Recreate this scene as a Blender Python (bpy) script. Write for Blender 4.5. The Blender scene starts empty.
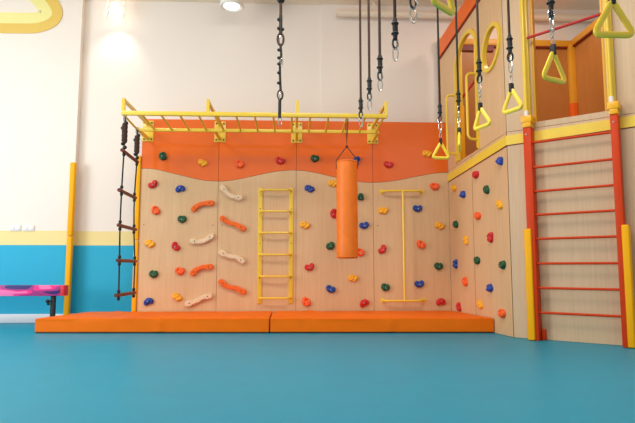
import bpy, bmesh, math, random
from mathutils import Vector, Matrix, noise
random.seed(7)
C = bpy.context.scene.collection
PI = math.pi

# ------------------------------------------------------------ materials
def lin(c):
    c = c / 255
    return c / 12.92 if c <= .04045 else ((c + .055) / 1.055) ** 2.4
def rgb(r, g, b): return (lin(r), lin(g), lin(b), 1)

def mat(name, col, rough=.5, metal=0, spec=.5, vary=.04, scale=6, bump=0, bscale=60, coat=0):
    m = bpy.data.materials.new(name); m.use_nodes = True
    nt = m.node_tree; b = nt.nodes['Principled BSDF']
    b.inputs['Roughness'].default_value = rough
    b.inputs['Metallic'].default_value = metal
    b.inputs['Specular IOR Level'].default_value = spec
    b.inputs['Coat Weight'].default_value = coat
    tc = nt.nodes.new('ShaderNodeTexCoord')
    n = nt.nodes.new('ShaderNodeTexNoise'); n.inputs['Scale'].default_value = scale
    n.inputs['Detail'].default_value = 4
    nt.links.new(tc.outputs['Object'], n.inputs['Vector'])
    r = nt.nodes.new('ShaderNodeValToRGB')
    r.color_ramp.elements[0].position = .3; r.color_ramp.elements[1].position = .7
    r.color_ramp.elements[0].color = tuple(x * (1 - vary) for x in col[:3]) + (1,)
    r.color_ramp.elements[1].color = tuple(min(1, x * (1 + vary)) for x in col[:3]) + (1,)
    nt.links.new(n.outputs['Fac'], r.inputs['Fac'])
    nt.links.new(r.outputs['Color'], b.inputs['Base Color'])
    if bump:
        n2 = nt.nodes.new('ShaderNodeTexNoise'); n2.inputs['Scale'].default_value = bscale
        nt.links.new(tc.outputs['Object'], n2.inputs['Vector'])
        bp = nt.nodes.new('ShaderNodeBump'); bp.inputs['Strength'].default_value = bump
        bp.inputs['Distance'].default_value = .01
        nt.links.new(n2.outputs['Fac'], bp.inputs['Height'])
        nt.links.new(bp.outputs['Normal'], b.inputs['Normal'])
    return m

def wood(name, a, b_, rough=.45, sx=38, sz=1.4, coat=0):
    m = bpy.data.materials.new(name); m.use_nodes = True
    nt = m.node_tree; b = nt.nodes['Principled BSDF']
    b.inputs['Roughness'].default_value = rough
    b.inputs['Coat Weight'].default_value = coat
    tc = nt.nodes.new('ShaderNodeTexCoord')
    mp = nt.nodes.new('ShaderNodeMapping'); mp.inputs['Scale'].default_value = (sx, sx, sz)
    nt.links.new(tc.outputs['Object'], mp.inputs['Vector'])
    n = nt.nodes.new('ShaderNodeTexNoise'); n.inputs['Scale'].default_value = 1
    n.inputs['Detail'].default_value = 5; n.inputs['Distortion'].default_value = .6
    nt.links.new(mp.outputs['Vector'], n.inputs['Vector'])
    mp2 = nt.nodes.new('ShaderNodeMapping'); mp2.inputs['Scale'].default_value = (1.6, 1.6, .5)
    nt.links.new(tc.outputs['Object'], mp2.inputs['Vector'])
    n2 = nt.nodes.new('ShaderNodeTexNoise'); n2.inputs['Scale'].default_value = 1.2
    nt.links.new(mp2.outputs['Vector'], n2.inputs['Vector'])
    mx = nt.nodes.new('ShaderNodeMath'); mx.operation = 'MULTIPLY_ADD'
    mx.inputs[1].default_value = .35
    nt.links.new(n2.outputs['Fac'], mx.inputs[0])
    ma = nt.nodes.new('ShaderNodeMath'); ma.operation = 'MULTIPLY'; ma.inputs[1].default_value = .65
    nt.links.new(n.outputs['Fac'], ma.inputs[0]); nt.links.new(ma.outputs[0], mx.inputs[2])
    r = nt.nodes.new('ShaderNodeValToRGB')
    r.color_ramp.elements[0].position = .32; r.color_ramp.elements[1].position = .68
    r.color_ramp.elements[0].color = a; r.color_ramp.elements[1].color = b_
    nt.links.new(mx.outputs[0], r.inputs['Fac'])
    nt.links.new(r.outputs['Color'], b.inputs['Base Color'])
    return m

def emit(name, col, s):
    m = bpy.data.materials.new(name); m.use_nodes = True
    b = m.node_tree.nodes['Principled BSDF']
    b.inputs['Base Color'].default_value = col
    b.inputs['Emission Color'].default_value = col
    b.inputs['Emission Strength'].default_value = s
    return m

def wall_paint(name):
    """white wall with a cream stripe and a blue dado, split by height"""
    m = bpy.data.materials.new(name); m.use_nodes = True
    nt = m.node_tree; b = nt.nodes['Principled BSDF']; b.inputs['Roughness'].default_value = .6
    b.inputs['Specular IOR Level'].default_value = .25
    g = nt.nodes.new('ShaderNodeNewGeometry'); s = nt.nodes.new('ShaderNodeSeparateXYZ')
    nt.links.new(g.outputs['Position'], s.inputs[0])
    d = nt.nodes.new('ShaderNodeMath'); d.operation = 'DIVIDE'; d.inputs[1].default_value = 6
    nt.links.new(s.outputs['Z'], d.inputs[0])
    r = nt.nodes.new('ShaderNodeValToRGB'); r.color_ramp.interpolation = 'CONSTANT'
    e = r.color_ramp.elements
    e[0].position = 0; e[0].color = BLUE
    e[1].position = 1.236 / 6; e[1].color = CREAM
    k = e.new(1.469 / 6); k.color = WHITE
    nt.links.new(d.outputs[0], r.inputs['Fac'])
    nt.links.new(r.outputs['Color'], b.inputs['Base Color'])
    n = nt.nodes.new('ShaderNodeTexNoise'); n.inputs['Scale'].default_value = 120
    bp = nt.nodes.new('ShaderNodeBump'); bp.inputs['Strength'].default_value = .05
    nt.links.new(n.outputs['Fac'], bp.inputs['Height']); nt.links.new(bp.outputs['Normal'], b.inputs['Normal'])
    return m

BLUE = rgb(46, 172, 208); CREAM = rgb(240, 218, 150); WHITE = rgb(241, 227, 215)

M = dict(
    wall=wall_paint('painted_wall'),
    ceiling=mat('ceiling_paint', rgb(252, 232, 208), .8, vary=.01),
    floor=mat('teal_vinyl', rgb(6, 142, 172), .42, vary=.03, scale=3, bump=.03, bscale=200, spec=.22),
    baseboard=mat('white_skirting', rgb(238, 238, 242), .4, vary=.01),
    birch=wood('birch_plywood', rgb(212, 170, 124), rgb(223, 184, 140)),
    birch_pale=wood('pale_birch_plywood', rgb(203, 168, 130), rgb(214, 182, 146)),
    orange=mat('orange_laminate', rgb(236, 106, 36), .12, vary=.03, scale=2, spec=.6),
    dark=mat('dark_backing', rgb(112, 78, 54), .8),
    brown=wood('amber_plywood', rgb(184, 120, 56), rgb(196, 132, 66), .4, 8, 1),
    yellow=mat('yellow_steel', rgb(236, 197, 58), .4, vary=.03, coat=.2),
    yband=mat('yellow_laminate', rgb(240, 204, 70), .4, vary=.03),
    amber=mat('amber_edge', rgb(230, 166, 44), .4, vary=.03),
    pad=mat('yellow_foam_pad', rgb(248, 174, 0), .55, vary=.02, spec=.25),
    clamp=mat('yellow_clamp', rgb(246, 176, 14), .35, vary=.02),
    red=mat('red_orange_lacquer', rgb(208, 58, 0), .5, vary=.04, spec=.25),
    rope_red=mat('crimson_cord', rgb(190, 40, 36), .6),
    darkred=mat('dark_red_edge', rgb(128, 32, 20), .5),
    mat_top=mat('orange_vinyl', rgb(240, 112, 0), .55, spec=.2, vary=.04, scale=3, bump=.12, bscale=5),
    bag=mat('orange_bag_vinyl', rgb(244, 118, 14), .5, vary=.05, scale=8, bump=.2, bscale=30),
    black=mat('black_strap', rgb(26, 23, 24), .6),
    brownrope=mat('dark_brown_rope', rgb(70, 42, 32), .75, bump=.4, bscale=300),
    greyrope=mat('dark_green_grey_rope', rgb(38, 38, 36), .8, bump=.4, bscale=300),
    steel=mat('steel', rgb(205, 202, 198), .22, metal=1),
    bolt=mat('dark_bolt', rgb(70, 60, 55), .35, metal=.8),
    rungwood=wood('dark_red_wood', rgb(88, 32, 24), rgb(122, 50, 38), .5, 20, 20),
    plastic_white=mat('white_plastic', rgb(234, 226, 220), .35, vary=.01),
    lampwhite=mat('lamp_white', rgb(240, 236, 226), .4, vary=.01),
    gripwood=wood('bare_grip_wood', rgb(226, 192, 152), rgb(240, 212, 178), .5, 12, 12),
    griporange=mat('orange_grip_paint', rgb(240, 104, 20), .35, vary=.03),
    h_red=mat('red_resin', rgb(204, 26, 30), .45, bump=.2, bscale=90),
    h_blue=mat('blue_resin', rgb(24, 62, 152), .45, bump=.2, bscale=90),
    h_green=mat('green_resin', rgb(8, 78, 44), .45, bump=.2, bscale=90),
    h_yellow=mat('yellow_resin', rgb(246, 172, 20), .45, bump=.2, bscale=90),
    h_orange=mat('orange_resin', rgb(246, 92, 26), .45, bump=.2, bscale=90),
    ring=mat('lemon_plastic', rgb(255, 214, 62), .35, vary=.02),
    duct=mat('cream_duct_paint', rgb(240, 222, 198), .6, vary=.01),
    glow=emit('lamp_glow', (1, .93, .82, 1), 6),
    glow2=emit('lamp_disc', (1, .95, .88, 1), 2.5),
    pale_yellow=mat('pale_yellow_board', rgb(240, 228, 150), .5, vary=.01),
    ochre=mat('ochre_board', rgb(228, 190, 90), .5, vary=.01),
    redcap=mat('red_vinyl', rgb(214, 30, 50), .5),
)
def camo():
    m = bpy.data.materials.new('pink_camouflage'); m.use_nodes = True
    nt = m.node_tree; b = nt.nodes['Principled BSDF']; b.inputs['Roughness'].default_value = .5
    tc = nt.nodes.new('ShaderNodeTexCoord')
    mp = nt.nodes.new('ShaderNodeMapping'); mp.inputs['Scale'].default_value = (1.9, 1.9, 8)
    mp.inputs['Location'].default_value = (3.3, 1.1, .4)
    nt.links.new(tc.outputs['Object'], mp.inputs['Vector'])
    n = nt.nodes.new('ShaderNodeTexNoise'); n.inputs['Scale'].default_value = 1.4; n.inputs['Detail'].default_value = .6
    nt.links.new(mp.outputs['Vector'], n.inputs['Vector'])
    r = nt.nodes.new('ShaderNodeValToRGB'); r.color_ramp.interpolation = 'CONSTANT'
    e = r.color_ramp.elements
    e[0].position = 0; e[0].color = rgb(48, 38, 110)
    e[1].position = .40; e[1].color = rgb(172, 52, 132)
    k = e.new(.52); k.color = rgb(246, 48, 138)
    k = e.new(.62); k.color = rgb(252, 120, 180)
    nt.links.new(n.outputs['Fac'], r.inputs['Fac']); nt.links.new(r.outputs['Color'], b.inputs['Base Color'])
    return m
M['camo'] = camo()

# ------------------------------------------------------------ mesh helpers
def link(name, bm, m, parent=None, smooth=35):
    me = bpy.data.meshes.new(name)
    bmesh.ops.recalc_face_normals(bm, faces=bm.faces[:])
    bm.to_mesh(me); bm.free()
    if m is not None: me.materials.append(M[m] if isinstance(m, str) else m)
    if smooth:
        me.polygons.foreach_set('use_smooth', [True] * len(me.polygons))
        me.set_sharp_from_angle(angle=math.radians(smooth))
    o = bpy.data.objects.new(name, me); C.objects.link(o)
    if parent: o.parent = parent
    return o
def nb(): return bmesh.new()
def box(bm, x0, x1, y0, y1, z0, z1, bev=0, seg=2):
    t = bmesh.new()
    r = bmesh.ops.create_cube(t, size=1)
    for v in t.verts:
        v.co = Vector((x0 + (v.co.x + .5) * (x1 - x0), y0 + (v.co.y + .5) * (y1 - y0), z0 + (v.co.z + .5) * (z1 - z0)))
    if bev: bmesh.ops.bevel(t, geom=t.edges[:], offset=bev, segments=seg, profile=.5, affect='EDGES')
    join(bm, t)
def join(bm, t, mtx=None):
    vs = [bm.verts.new(mtx @ v.co if mtx else v.co) for v in t.verts]
    t.verts.index_update()
    for f in t.faces:
        try: bm.faces.new([vs[v.index] for v in f.verts])
        except ValueError: pass
    t.free()
def tube(bm, pts, r, n=8, closed=False, flat=1, rs=None, ph=0, ax=None):
    """round (or flattened along ax) bar along a path"""
    pts = [Vector(p) for p in pts]; N = len(pts); rings = []
    t0 = (pts[1] - pts[0]).normalized()
    up = Vector((0, 0, 1)) if abs(t0.z) < .9 else Vector((0, 1, 0))
    if ax: up = Vector(ax)
    a = t0.cross(up).normalized()
    for i, p in enumerate(pts):
        if closed: t = (pts[(i + 1) % N] - pts[i - 1]).normalized()
        else: t = (pts[min(i + 1, N - 1)] - pts[max(i - 1, 0)]).normalized()
        a = (a - t * a.dot(t)).normalized(); b = t.cross(a)
        rr = rs[i] if rs else r
        ring = []
        for k in range(n):
            w = 2 * PI * k / n + ph
            ring.append(bm.verts.new(p + a * math.cos(w) * rr + b * math.sin(w) * rr * flat))
        rings.append(ring)
    for i in range(N if closed else N - 1):
        A = rings[i]; B = rings[(i + 1) % N]
        for k in range(n): bm.faces.new((A[k], A[(k + 1) % n], B[(k + 1) % n], B[k]))
    if not closed:
        bm.faces.new(rings[0][::-1]); bm.faces.new(rings[-1])
def cyl(bm, p0, p1, r, n=20, r1=None):
    tube(bm, [p0, p1], r, n, rs=[r, r if r1 is None else r1])
def ball(bm, c, r, sx=1, sy=1, sz=1):
    t = bmesh.new(); bmesh.ops.create_uvsphere(t, u_segments=12, v_segments=8, radius=r)
    join(bm, t, Matrix.Translation(c) @ Matrix.Diagonal((sx, sy, sz, 1)))
def plate(bm, outline, y0, y1, holes=()):
    """board with an outline in x,z and optional holes, from y0 to y1"""
    t = bmesh.new()
    for loop in [outline] + list(holes):
        vs = [t.verts.new((x, y0, z)) for x, z in loop]
        for i in range(len(vs)): t.edges.new((vs[i - 1], vs[i]))
    bmesh.ops.triangle_fill(t, use_beauty=True, use_dissolve=False, edges=t.edges[:])
    fs = t.faces[:]
    r = bmesh.ops.extrude_face_region(t, geom=fs)
    for g in r['geom']:
        if isinstance(g, bmesh.types.BMVert): g.co.y = y1
    join(bm, t)
def curve(pts, n=8):
    """Catmull-Rom through points (tuples of any length)"""
    P = [tuple(2 * a - b for a, b in zip(pts[0], pts[1]))] + list(pts) + [tuple(2 * a - b for a, b in zip(pts[-1], pts[-2]))]
    out = []
    for i in range(1, len(P) - 2):
        for k in range(n):
            t = k / n
            out.append(tuple(.5 * ((2 * b) + (c - a) * t + (2 * a - 5 * b + 4 * c - d) * t * t + (3 * b - a - 3 * c + d) * t ** 3)
                             for a, b, c, d in zip(P[i - 1], P[i], P[i + 1], P[i + 2])))
    out.append(tuple(pts[-1])); return out
def rounded(pts, r, n=5):
    """polyline with rounded inner corners"""
    P = [Vector(p) for p in pts]; out = [P[0]]
    for i in range(1, len(P) - 1):
        a = (P[i - 1] - P[i]); b = (P[i + 1] - P[i]); q = min(r, a.length * .49, b.length * .49)
        s = P[i] + a.normalized() * q; e = P[i] + b.normalized() * q
        for k in range(n + 1):
            t = k / n; out.append(s * (1 - t) ** 2 + P[i] * 2 * t * (1 - t) + e * t * t)
    out.append(P[-1]); return out

def tag(o, label, cat, group=None):
    o['label'] = label; o['category'] = cat
    if group: o['group'] = group
    return o
def thing(name, label, cat, loc=(0, 0, 0), rz=0, group=None):
    o = bpy.data.objects.new(name, None); C.objects.link(o); o.empty_display_size = .1
    o.location = loc; o.rotation_euler = (0, 0, rz)
    return tag(o, label, cat, group)
def struct(name, bm, m):
    o = link(name, bm, m); o['kind'] = 'structure'; return o

CEIL = 5.485
YP = 8.8
ORG1 = (2.547, 8.800); ANG1 = -1.444; LEN1 = 1.893
ORG2 = (2.785, 6.922); ANG2 = -0.700
def frame(which, s, z, off=0):
    """a spot on the back wall (0), the angled side wall (1) or the tower front (2); off = towards the viewer"""
    if which == 0: return Vector((s, YP - off, z)), 0
    A, an = ((ORG1, ANG1), (ORG2, ANG2))[which - 1]
    return Vector((A[0] + math.cos(an) * s + math.sin(an) * off, A[1] + math.sin(an) * s - math.cos(an) * off, z)), an

# ------------------------------------------------------------ room
b = nb(); box(b, -9, 9, -3, 9.9, -.2, 0); struct('floor', b, 'floor')
WB = 9.27; WL = 9.15
b = nb(); box(b, -3.62, 9, WB, WB + .2, 0, 5.485)
struct('wall_back', b, 'wall')
b = nb(); box(b, ((0.489, 4.472))[0], 9, WB - .03, WB, 0, 5.485); struct('wall_back_bay', b, 'wall')
b = nb(); box(b, -9, -3.60, WL, WB + .2, 0, 5.485); struct('wall_left', b, 'wall')
b = nb(); box(b, -9, 9, -3, 9.9, 5.485, 5.68); struct('ceiling', b, 'ceiling')
b = nb(); box(b, -9, -3.60, WL - .02, WL, 0, .137, .004); struct('baseboard_left', b, 'baseboard')
b = nb(); box(b, -3.60, 9, WB - .05, WB - .03, 0, .137, .004); struct('baseboard_back', b, 'baseboard')

# painted chevron board high on the left wall
def strip(pts, w0, w1):
    """band between two offsets of a polyline in x,z"""
    P = [Vector((p[0], p[1])) for p in pts]; A = []; B = []
    for i, p in enumerate(P):
        t = (P[min(i + 1, len(P) - 1)] - P[max(i - 1, 0)]).normalized(); nrm = Vector((-t.y, t.x))
        A.append(tuple(p + nrm * w0)); B.append(tuple(p + nrm * w1))
    return A + B[::-1]
base = [(-6.2, 4.98), (-5.2, 4.98), (-4.7, 4.98), (-4.32, 5.0), (-4.1, 5.13), (-4.16, 5.32), (-4.36, 5.54)]
path = curve(base, 6)
t_ = thing('wall_decoration', 'pale yellow and ochre two-tone bent stripe board, high on the left wall', 'wall decoration', (-4.6, WL, 4.9))
b = nb(); plate(b, [(x + 4.6, z - 4.9) for x, z in strip(path, 0, .19)], -.015, -.001); link('inner_stripe', b, 'pale_yellow', t_)
b = nb(); plate(b, [(x + 4.6, z - 4.9) for x, z in strip(path, -.17, 0)], -.015, -.001); link('outer_stripe', b, 'ochre', t_)

# duct under the ceiling
t_ = thing('ceiling_duct', 'cream round duct running along the back wall under the ceiling', 'duct', (0, 9.12, 5.27), group=None)
b = nb(); tube(b, [(x, 0, 0) for x in (.74, .76, 3, 6, 8.9)], .06, 20); link('pipe', b, 'duct', t_)
for x in (1.4, 3.6, 5.8):
    b = nb(); tube(b, [(x - .02, 0, 0), (x + .02, 0, 0)], .066, 20); box(b, x - .015, x + .015, -.015, .015, .05, .21); link('bracket', b, 'duct', t_)

# lights on the ceiling
dl = (-1.016, 5.151)
t_ = thing('ceiling_lamp', 'round white surface-mounted lamp on the ceiling near the back wall', 'ceiling lamp', (dl[0], 8.7, 5.485))
b = nb(); cyl(b, (0, 0, 0), (0, 0, dl[1] - CEIL), .19, 32); link('housing', b, 'lampwhite', t_)
b = nb(); tube(b, [(.18 * math.cos(k * PI / 16), .18 * math.sin(k * PI / 16), dl[1] - CEIL) for k in range(32)], .02, 8, True); link('trim_ring', b, 'lampwhite', t_)
b = nb(); cyl(b, (0, 0, dl[1] - CEIL - .001), (0, 0, dl[1] - CEIL - .007), .13, 32); link('diffuser', b, 'glow2', t_)
sl = (-2.992, 5.196)
t_ = thing('spotlight', 'small boxy white spotlight high on the back wall, left corner', 'spotlight', (sl[0], 9.0, sl[1]), .5)
b = nb()
s = .125
for x in (-s, s):
    for y in (-s, s): tube(b, [(x, y, -s), (x, y, s)], .008, 6)
for z in (-s, s):
    for q in (-s, s):
        tube(b, [(-s, q, z), (s, q, z)], .008, 6); tube(b, [(q, -s, z), (q, s, z)], .008, 6)
link('frame', b, 'lampwhite', t_)
b = nb(); cyl(b, (0, 0, .1), (0, 0, -.03), .05, 16); cyl(b, (-.1, 0, -.04), (.1, 0, -.04), .035, 12); link('bulb', b, 'glow', t_)
b = nb(); cyl(b, (0, 0, s), (0, 0, 5.485 - sl[1]), .015, 10); link('stem', b, 'lampwhite', t_)

# socket plates
for (px, pz), lab in (((-4.507, 1.519), 'left white double switch plate on the left wall above the cream stripe'),
                      ((-4.292, 1.519), 'right white double switch plate on the left wall, nearer the yellow pad')):
    t_ = thing('switch_plate', lab, 'switch plate', (px, WL, pz), group='switch plates')
    b = nb(); box(b, -.092, .092, -.012, 0, -.05, .05, .004); link('plate', b, 'plastic_white', t_)
    for x in (-.045, .045):
        b = nb(); box(b, x - .036, x + .036, -.017, -.011, -.032, .032, .003); link('rocker', b, 'plastic_white', t_)

# yellow corner guard on the wall edge
t_ = thing('corner_guard', 'tall yellow foam corner guard on the wall edge by the pink beam', 'corner guard', (-3.60, WL - .037, 0))
b = nb(); box(b, -.052, .036, -.05, .035, .02, 1.375, .022, 3); link('lower_pad', b, 'pad', t_)
b = nb(); box(b, -.052, .036, -.05, .035, 1.385, 2.60, .022, 3); link('upper_pad', b, 'pad', t_)

# ------------------------------------------------------------ back climbing wall
XS = [-2.425, (-1.194, 1.313), (0.056, 1.316), (1.302, 1.319), ORG1[0]]
XS = [XS[0]] + [x[0] for x in XS[1:4]] + [XS[4]]
TOP = 3.265
wave_px = [(-2.505, 2.456), (-2.284, 2.453), (-2.125, 2.429), (-1.806, 2.353), (-1.487, 2.281), (-1.200, 2.256), (-0.913, 2.285), (-0.561, 2.363),
           (-0.240, 2.428), (0.035, 2.446), (0.310, 2.419), (0.651, 2.343), (1.009, 2.273), (1.320, 2.254), (1.648, 2.284), (1.994, 2.353),
           (2.309, 2.412), (2.608, 2.437)]
wave = curve(wave_px, 5)
def wz(x):
    for a, c in zip(wave, wave[1:]):
        if a[0] <= x <= c[0]: return a[1] + (c[1] - a[1]) * (x - a[0]) / (c[0] - a[0])
    return wave[0][1] if x < wave[0][0] else wave[-1][1]
cw = thing('climbing_wall', 'plywood climbing wall with a wavy orange top band behind the mats', 'climbing wall', (0, YP, 0))
b = nb(); box(b, XS[0] + .02, XS[-1] - .05, .022, .2, 0.01, TOP - .02); link('backing_frame', b, 'dark', cw)
for i in range(4):
    g = .0028
    a, c = XS[i] + g, XS[i + 1] - g
    n = 16; xs = [a + (c - a) * k / n for k in range(n + 1)]
    b = nb(); plate(b, [(a, .004), (c, .004)] + [(x, wz(x) - .003) for x in xs[::-1]], 0, .02); o = link('plywood_panel', b, 'birch', cw)
    b = nb(); plate(b, [(c, TOP), (a, TOP)] + [(x, wz(x) + .003) for x in xs], 0, .02); o = link('orange_panel', b, 'orange', cw)
    for x in (a + .07, c - .07):
        for z in (1.55, 3.15):
            b = nb(); ball(b, (x, -.001, z), .008, 1, .3, 1); link('screw', b, 'bolt', cw)
b = nb(); box(b, -2.495, -2.428, -.03, .12, .01, 1.30, .015); box(b, -2.495, -2.428, -.03, .12, 1.31, 2.66, .015); o = link('edge_pad', b, 'pad', cw)

# ------------------------------------------------------------ monkey bars
FY, BY = 7.50, 8.25
BD = -.035                                    # the back rail sits a touch lower
RZ = 2.985
fx0 = ((-2.333, 2.977))[0]
fx1 = ((1.276, 2.981))[0]
mb = thing('monkey_bars', 'yellow steel monkey bars bracketed to the top of the climbing wall', 'monkey bars', (0, YP, RZ))
b = nb(); box(b, fx0 - .025, fx1 + .04, FY - YP - .025, FY - YP + .025, -.025, .035, .006); link('front_rail', b, 'yellow', mb)
b = nb(); box(b, fx0 - .04, fx1 + .04, BY - YP - .02, BY - YP + .02, BD - .025, BD + .025, .006); link('back_rail', b, 'yellow', mb)
for k in range(15):
    x = fx0 - .015 + (fx1 - fx0 + .015) * k / 14
    b = nb(); tube(b, [(x, FY - YP, 0), (x, BY - YP, BD)], .0155, 10); link('rung', b, 'yellow', mb)
for k, px in enumerate((fx0, ((-1.179, 3.049))[0], ((0.060, 3.065))[0], ((1.305, 3.082))[0])):
    b = nb()
    f = FY - YP
    box(b, px - .022, px + .022, f - .02, f + .024, .0, .215, .004)              # upright over the front rail
    box(b, px - .02, px + .02, f + .02, -.01, .17, .212, .004)                   # top arm back to the wall
    box(b, px - .02, px + .02, BY - YP, -.01, BD - .03, BD + .018, .004)         # short lower arm
    t = link('bracket_arm', b, 'yellow', mb, 20)
    b = nb(); box(b, px - .09, px + .09, -.014, 0, -.09, .25, .004); q = link('wall_plate', b, 'yellow', mb)
    for x in (-.06, .06):
        for z in (-.055, .215):
            b = nb(); tube(b, [(px + x, -.012, z), (px + x, -.026, z)], .013, 8); link('bolt', b, 'bolt', q)

# ------------------------------------------------------------ mats
def mat_block(FL, FR, BL, BR, h, lab, seed):
    """soft box mat between four floor corners, top slightly creased"""
    bm = nb(); nx, ny = 60, 22
    t = bmesh.new(); bmesh.ops.create_cube(t, size=1)
    for v in t.verts: v.co = Vector((v.co.x, v.co.y + .5, (v.co.z + .5) * .2))
    for ax, cuts in ((0, nx), (1, ny), (2, 5)):
        L = [e for e in t.edges if abs(e.verts[0].co[ax] - e.verts[1].co[ax]) > .1]
        bmesh.ops.subdivide_edges(t, edges=L, cuts=cuts, use_grid_fill=True)
    ox, oy = (FL[0] + FR[0]) / 2, (FL[1] + FR[1]) / 2
    for v in t.verts:
        u, w, z = v.co.x + .5, v.co.y, .013 + v.co.z / .2 * (h - .013)
        fx, fy = lerp2(FL, FR, u); gx_, gy_ = lerp2(BL, BR, u)
        v.co = Vector((fx + (gx_ - fx) * w - ox, fy + (gy_ - fy) * w - oy, z))
    bnd = [e for e in t.edges if e.calc_face_angle(0) > 1]
    bmesh.ops.bevel(t, geom=bnd, offset=.009, segments=2, affect='EDGES')
    for v in t.verts:
        x, y, z = v.co
        q = noise.noise(Vector((x * 1.4 + seed, y * 3, z * 2))) * .006 + noise.noise(Vector((x * 7 + seed, y * 9, z * 5))) * .003
        fold = math.exp(-((x - .1 + y * .8) / .03) ** 2) * .014 - math.exp(-((x - .18 + y * .7) / .03) ** 2) * .006 + math.exp(-((x + .95 - y * .4 + .3 * z) / .03) ** 2) * .006
        if z > h * .9: v.co.z += q + fold
        elif z > .02: v.co.y += (q + fold) * (-1 if y < .1 else 0)
    join(bm, t)
    o = link('gym_mat', bm, 'mat_top', None, 50)
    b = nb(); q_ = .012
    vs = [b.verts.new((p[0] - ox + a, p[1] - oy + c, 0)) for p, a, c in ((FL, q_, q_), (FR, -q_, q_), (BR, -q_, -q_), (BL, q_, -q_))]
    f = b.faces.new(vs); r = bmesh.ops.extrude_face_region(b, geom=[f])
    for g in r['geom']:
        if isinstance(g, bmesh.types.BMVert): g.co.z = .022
    link('base_shadow_strip', b, 'black', o)  # inset black slab, painted shadow line along the mat's bottom edge
    o.location = (ox, oy, 0.002); return tag(o, lab, 'mat', 'gym mats under the climbing wall')
def lerp2(a, c, t): return (a[0] + (c[0] - a[0]) * t, a[1] + (c[1] - a[1]) * t)
ma, mj, mc = (-3.448, 7.653), (-0.301, 7.510), (2.726, 7.395)
mbx = (-0.309, 0.215)
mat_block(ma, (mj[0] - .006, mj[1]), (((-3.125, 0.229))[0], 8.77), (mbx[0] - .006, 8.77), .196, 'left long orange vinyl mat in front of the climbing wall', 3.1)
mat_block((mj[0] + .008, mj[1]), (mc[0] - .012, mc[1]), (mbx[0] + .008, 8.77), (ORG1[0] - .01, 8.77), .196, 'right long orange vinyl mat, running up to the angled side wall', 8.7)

# ------------------------------------------------------------ climbing holds
def hold_mesh(kind):
    bm = bmesh.new(); R, N = 10, 30
    def out(w):
        if kind == 'bean':  return .064 * (1 + .16 * math.cos(2 * w) - .34 * math.exp(-((w - PI * .5) / .42) ** 2) + .05 * math.sin(3 * w))
        if kind == 'heart': return .062 * (1 + .1 * math.cos(2 * w) - .22 * math.exp(-((w - PI * .5) / .3) ** 2) + .16 * math.exp(-((w - PI * 1.5) / .35) ** 2))
        if kind == 'claw':  return .066 * (1 + .17 * math.cos(2 * w) - .3 * math.exp(-((w - PI * .35) / .25) ** 2) - .28 * math.exp(-((w - PI * 1.3) / .35) ** 2) + .06 * math.cos(5 * w))
        if kind == 'knob':  return .057 * (1 + .1 * math.cos(3 * w + .5) + .05 * math.cos(5 * w))
        return .066 * (1 + .12 * math.cos(2 * w + .4) + .07 * math.sin(3 * w) - .15 * math.exp(-((w - PI * 1.6) / .3) ** 2))
    H = {'bean': .05, 'heart': .052, 'claw': .042, 'knob': .062, 'jug': .055}[kind]
    rings = []
    for i in range(R + 1):
        ring = []
        q = 1 - i / R
        for k in range(N):
            w = 2 * PI * k / N
            r = out(w) * (1 if i == 0 else q ** .75)
            if i == R: r = .001
            x, z = r * math.cos(w), r * math.sin(w)
            h = H * (1 - q ** 3.2) ** .5 if i else 0
            sc = {'bean': (0, .028, .026, .022), 'heart': (0, .02, .018, .02), 'claw': (.012, .012, .016, .016), 'knob': (0, .02, .02, .018), 'jug': (-.005, .024, .024, .028)}[kind]
            h -= sc[3] * math.exp(-(((x - sc[0]) ** 2) + (z - sc[1]) ** 2) / sc[2] ** 2) * min(1, h / .02)
            h += .016 * math.sin(x * 95 + 1) * math.sin(z * 80 + .5) * (1 - q)
            h = max(h, .0)
            ring.append(bm.verts.new((x, -h, z)))
        rings.append(ring)
    for i in range(R):
        for k in range(N):
            bm.faces.new((rings[i][k], rings[i][(k + 1) % N], rings[i + 1][(k + 1) % N], rings[i + 1][k]))
    bm.faces.new(rings[-1]); bm.faces.new(rings[0][::-1])
    return bm
bm = nb(); tube(bm, [(0, -.02, 0), (0, -.052, 0)], .009, 8)
bolt_mesh = link('bolt', bm, 'steel'); BOLT = bolt_mesh.data; bpy.data.objects.remove(bolt_mesh)
HM = {}
def hold(which, sz, col, kind, spin, lab, size=1.08):
    key = (kind, col)
    if key not in HM:
        o = link('climbing_hold', hold_mesh(kind), 'h_' + col, None, 60); HM[key] = o.data; bpy.data.objects.remove(o)
    o = bpy.data.objects.new('climbing_hold', HM[key]); C.objects.link(o)
    p, an = frame(which, sz[0], sz[1], .0015)
    o.location = p; o.rotation_euler = (0, spin, an); o.scale = (size, size, size)
    tag(o, lab, 'climbing hold', ('climbing holds on the back wall', 'climbing holds on the angled side wall')[which])
    c = bpy.data.objects.new('bolt', BOLT); C.objects.link(c); c.parent = o
    c.location = {'knob': (.012, -.004, -.01), 'claw': (-.01, .012, -.01)}.get(kind, (0, .002, -.012))
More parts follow.
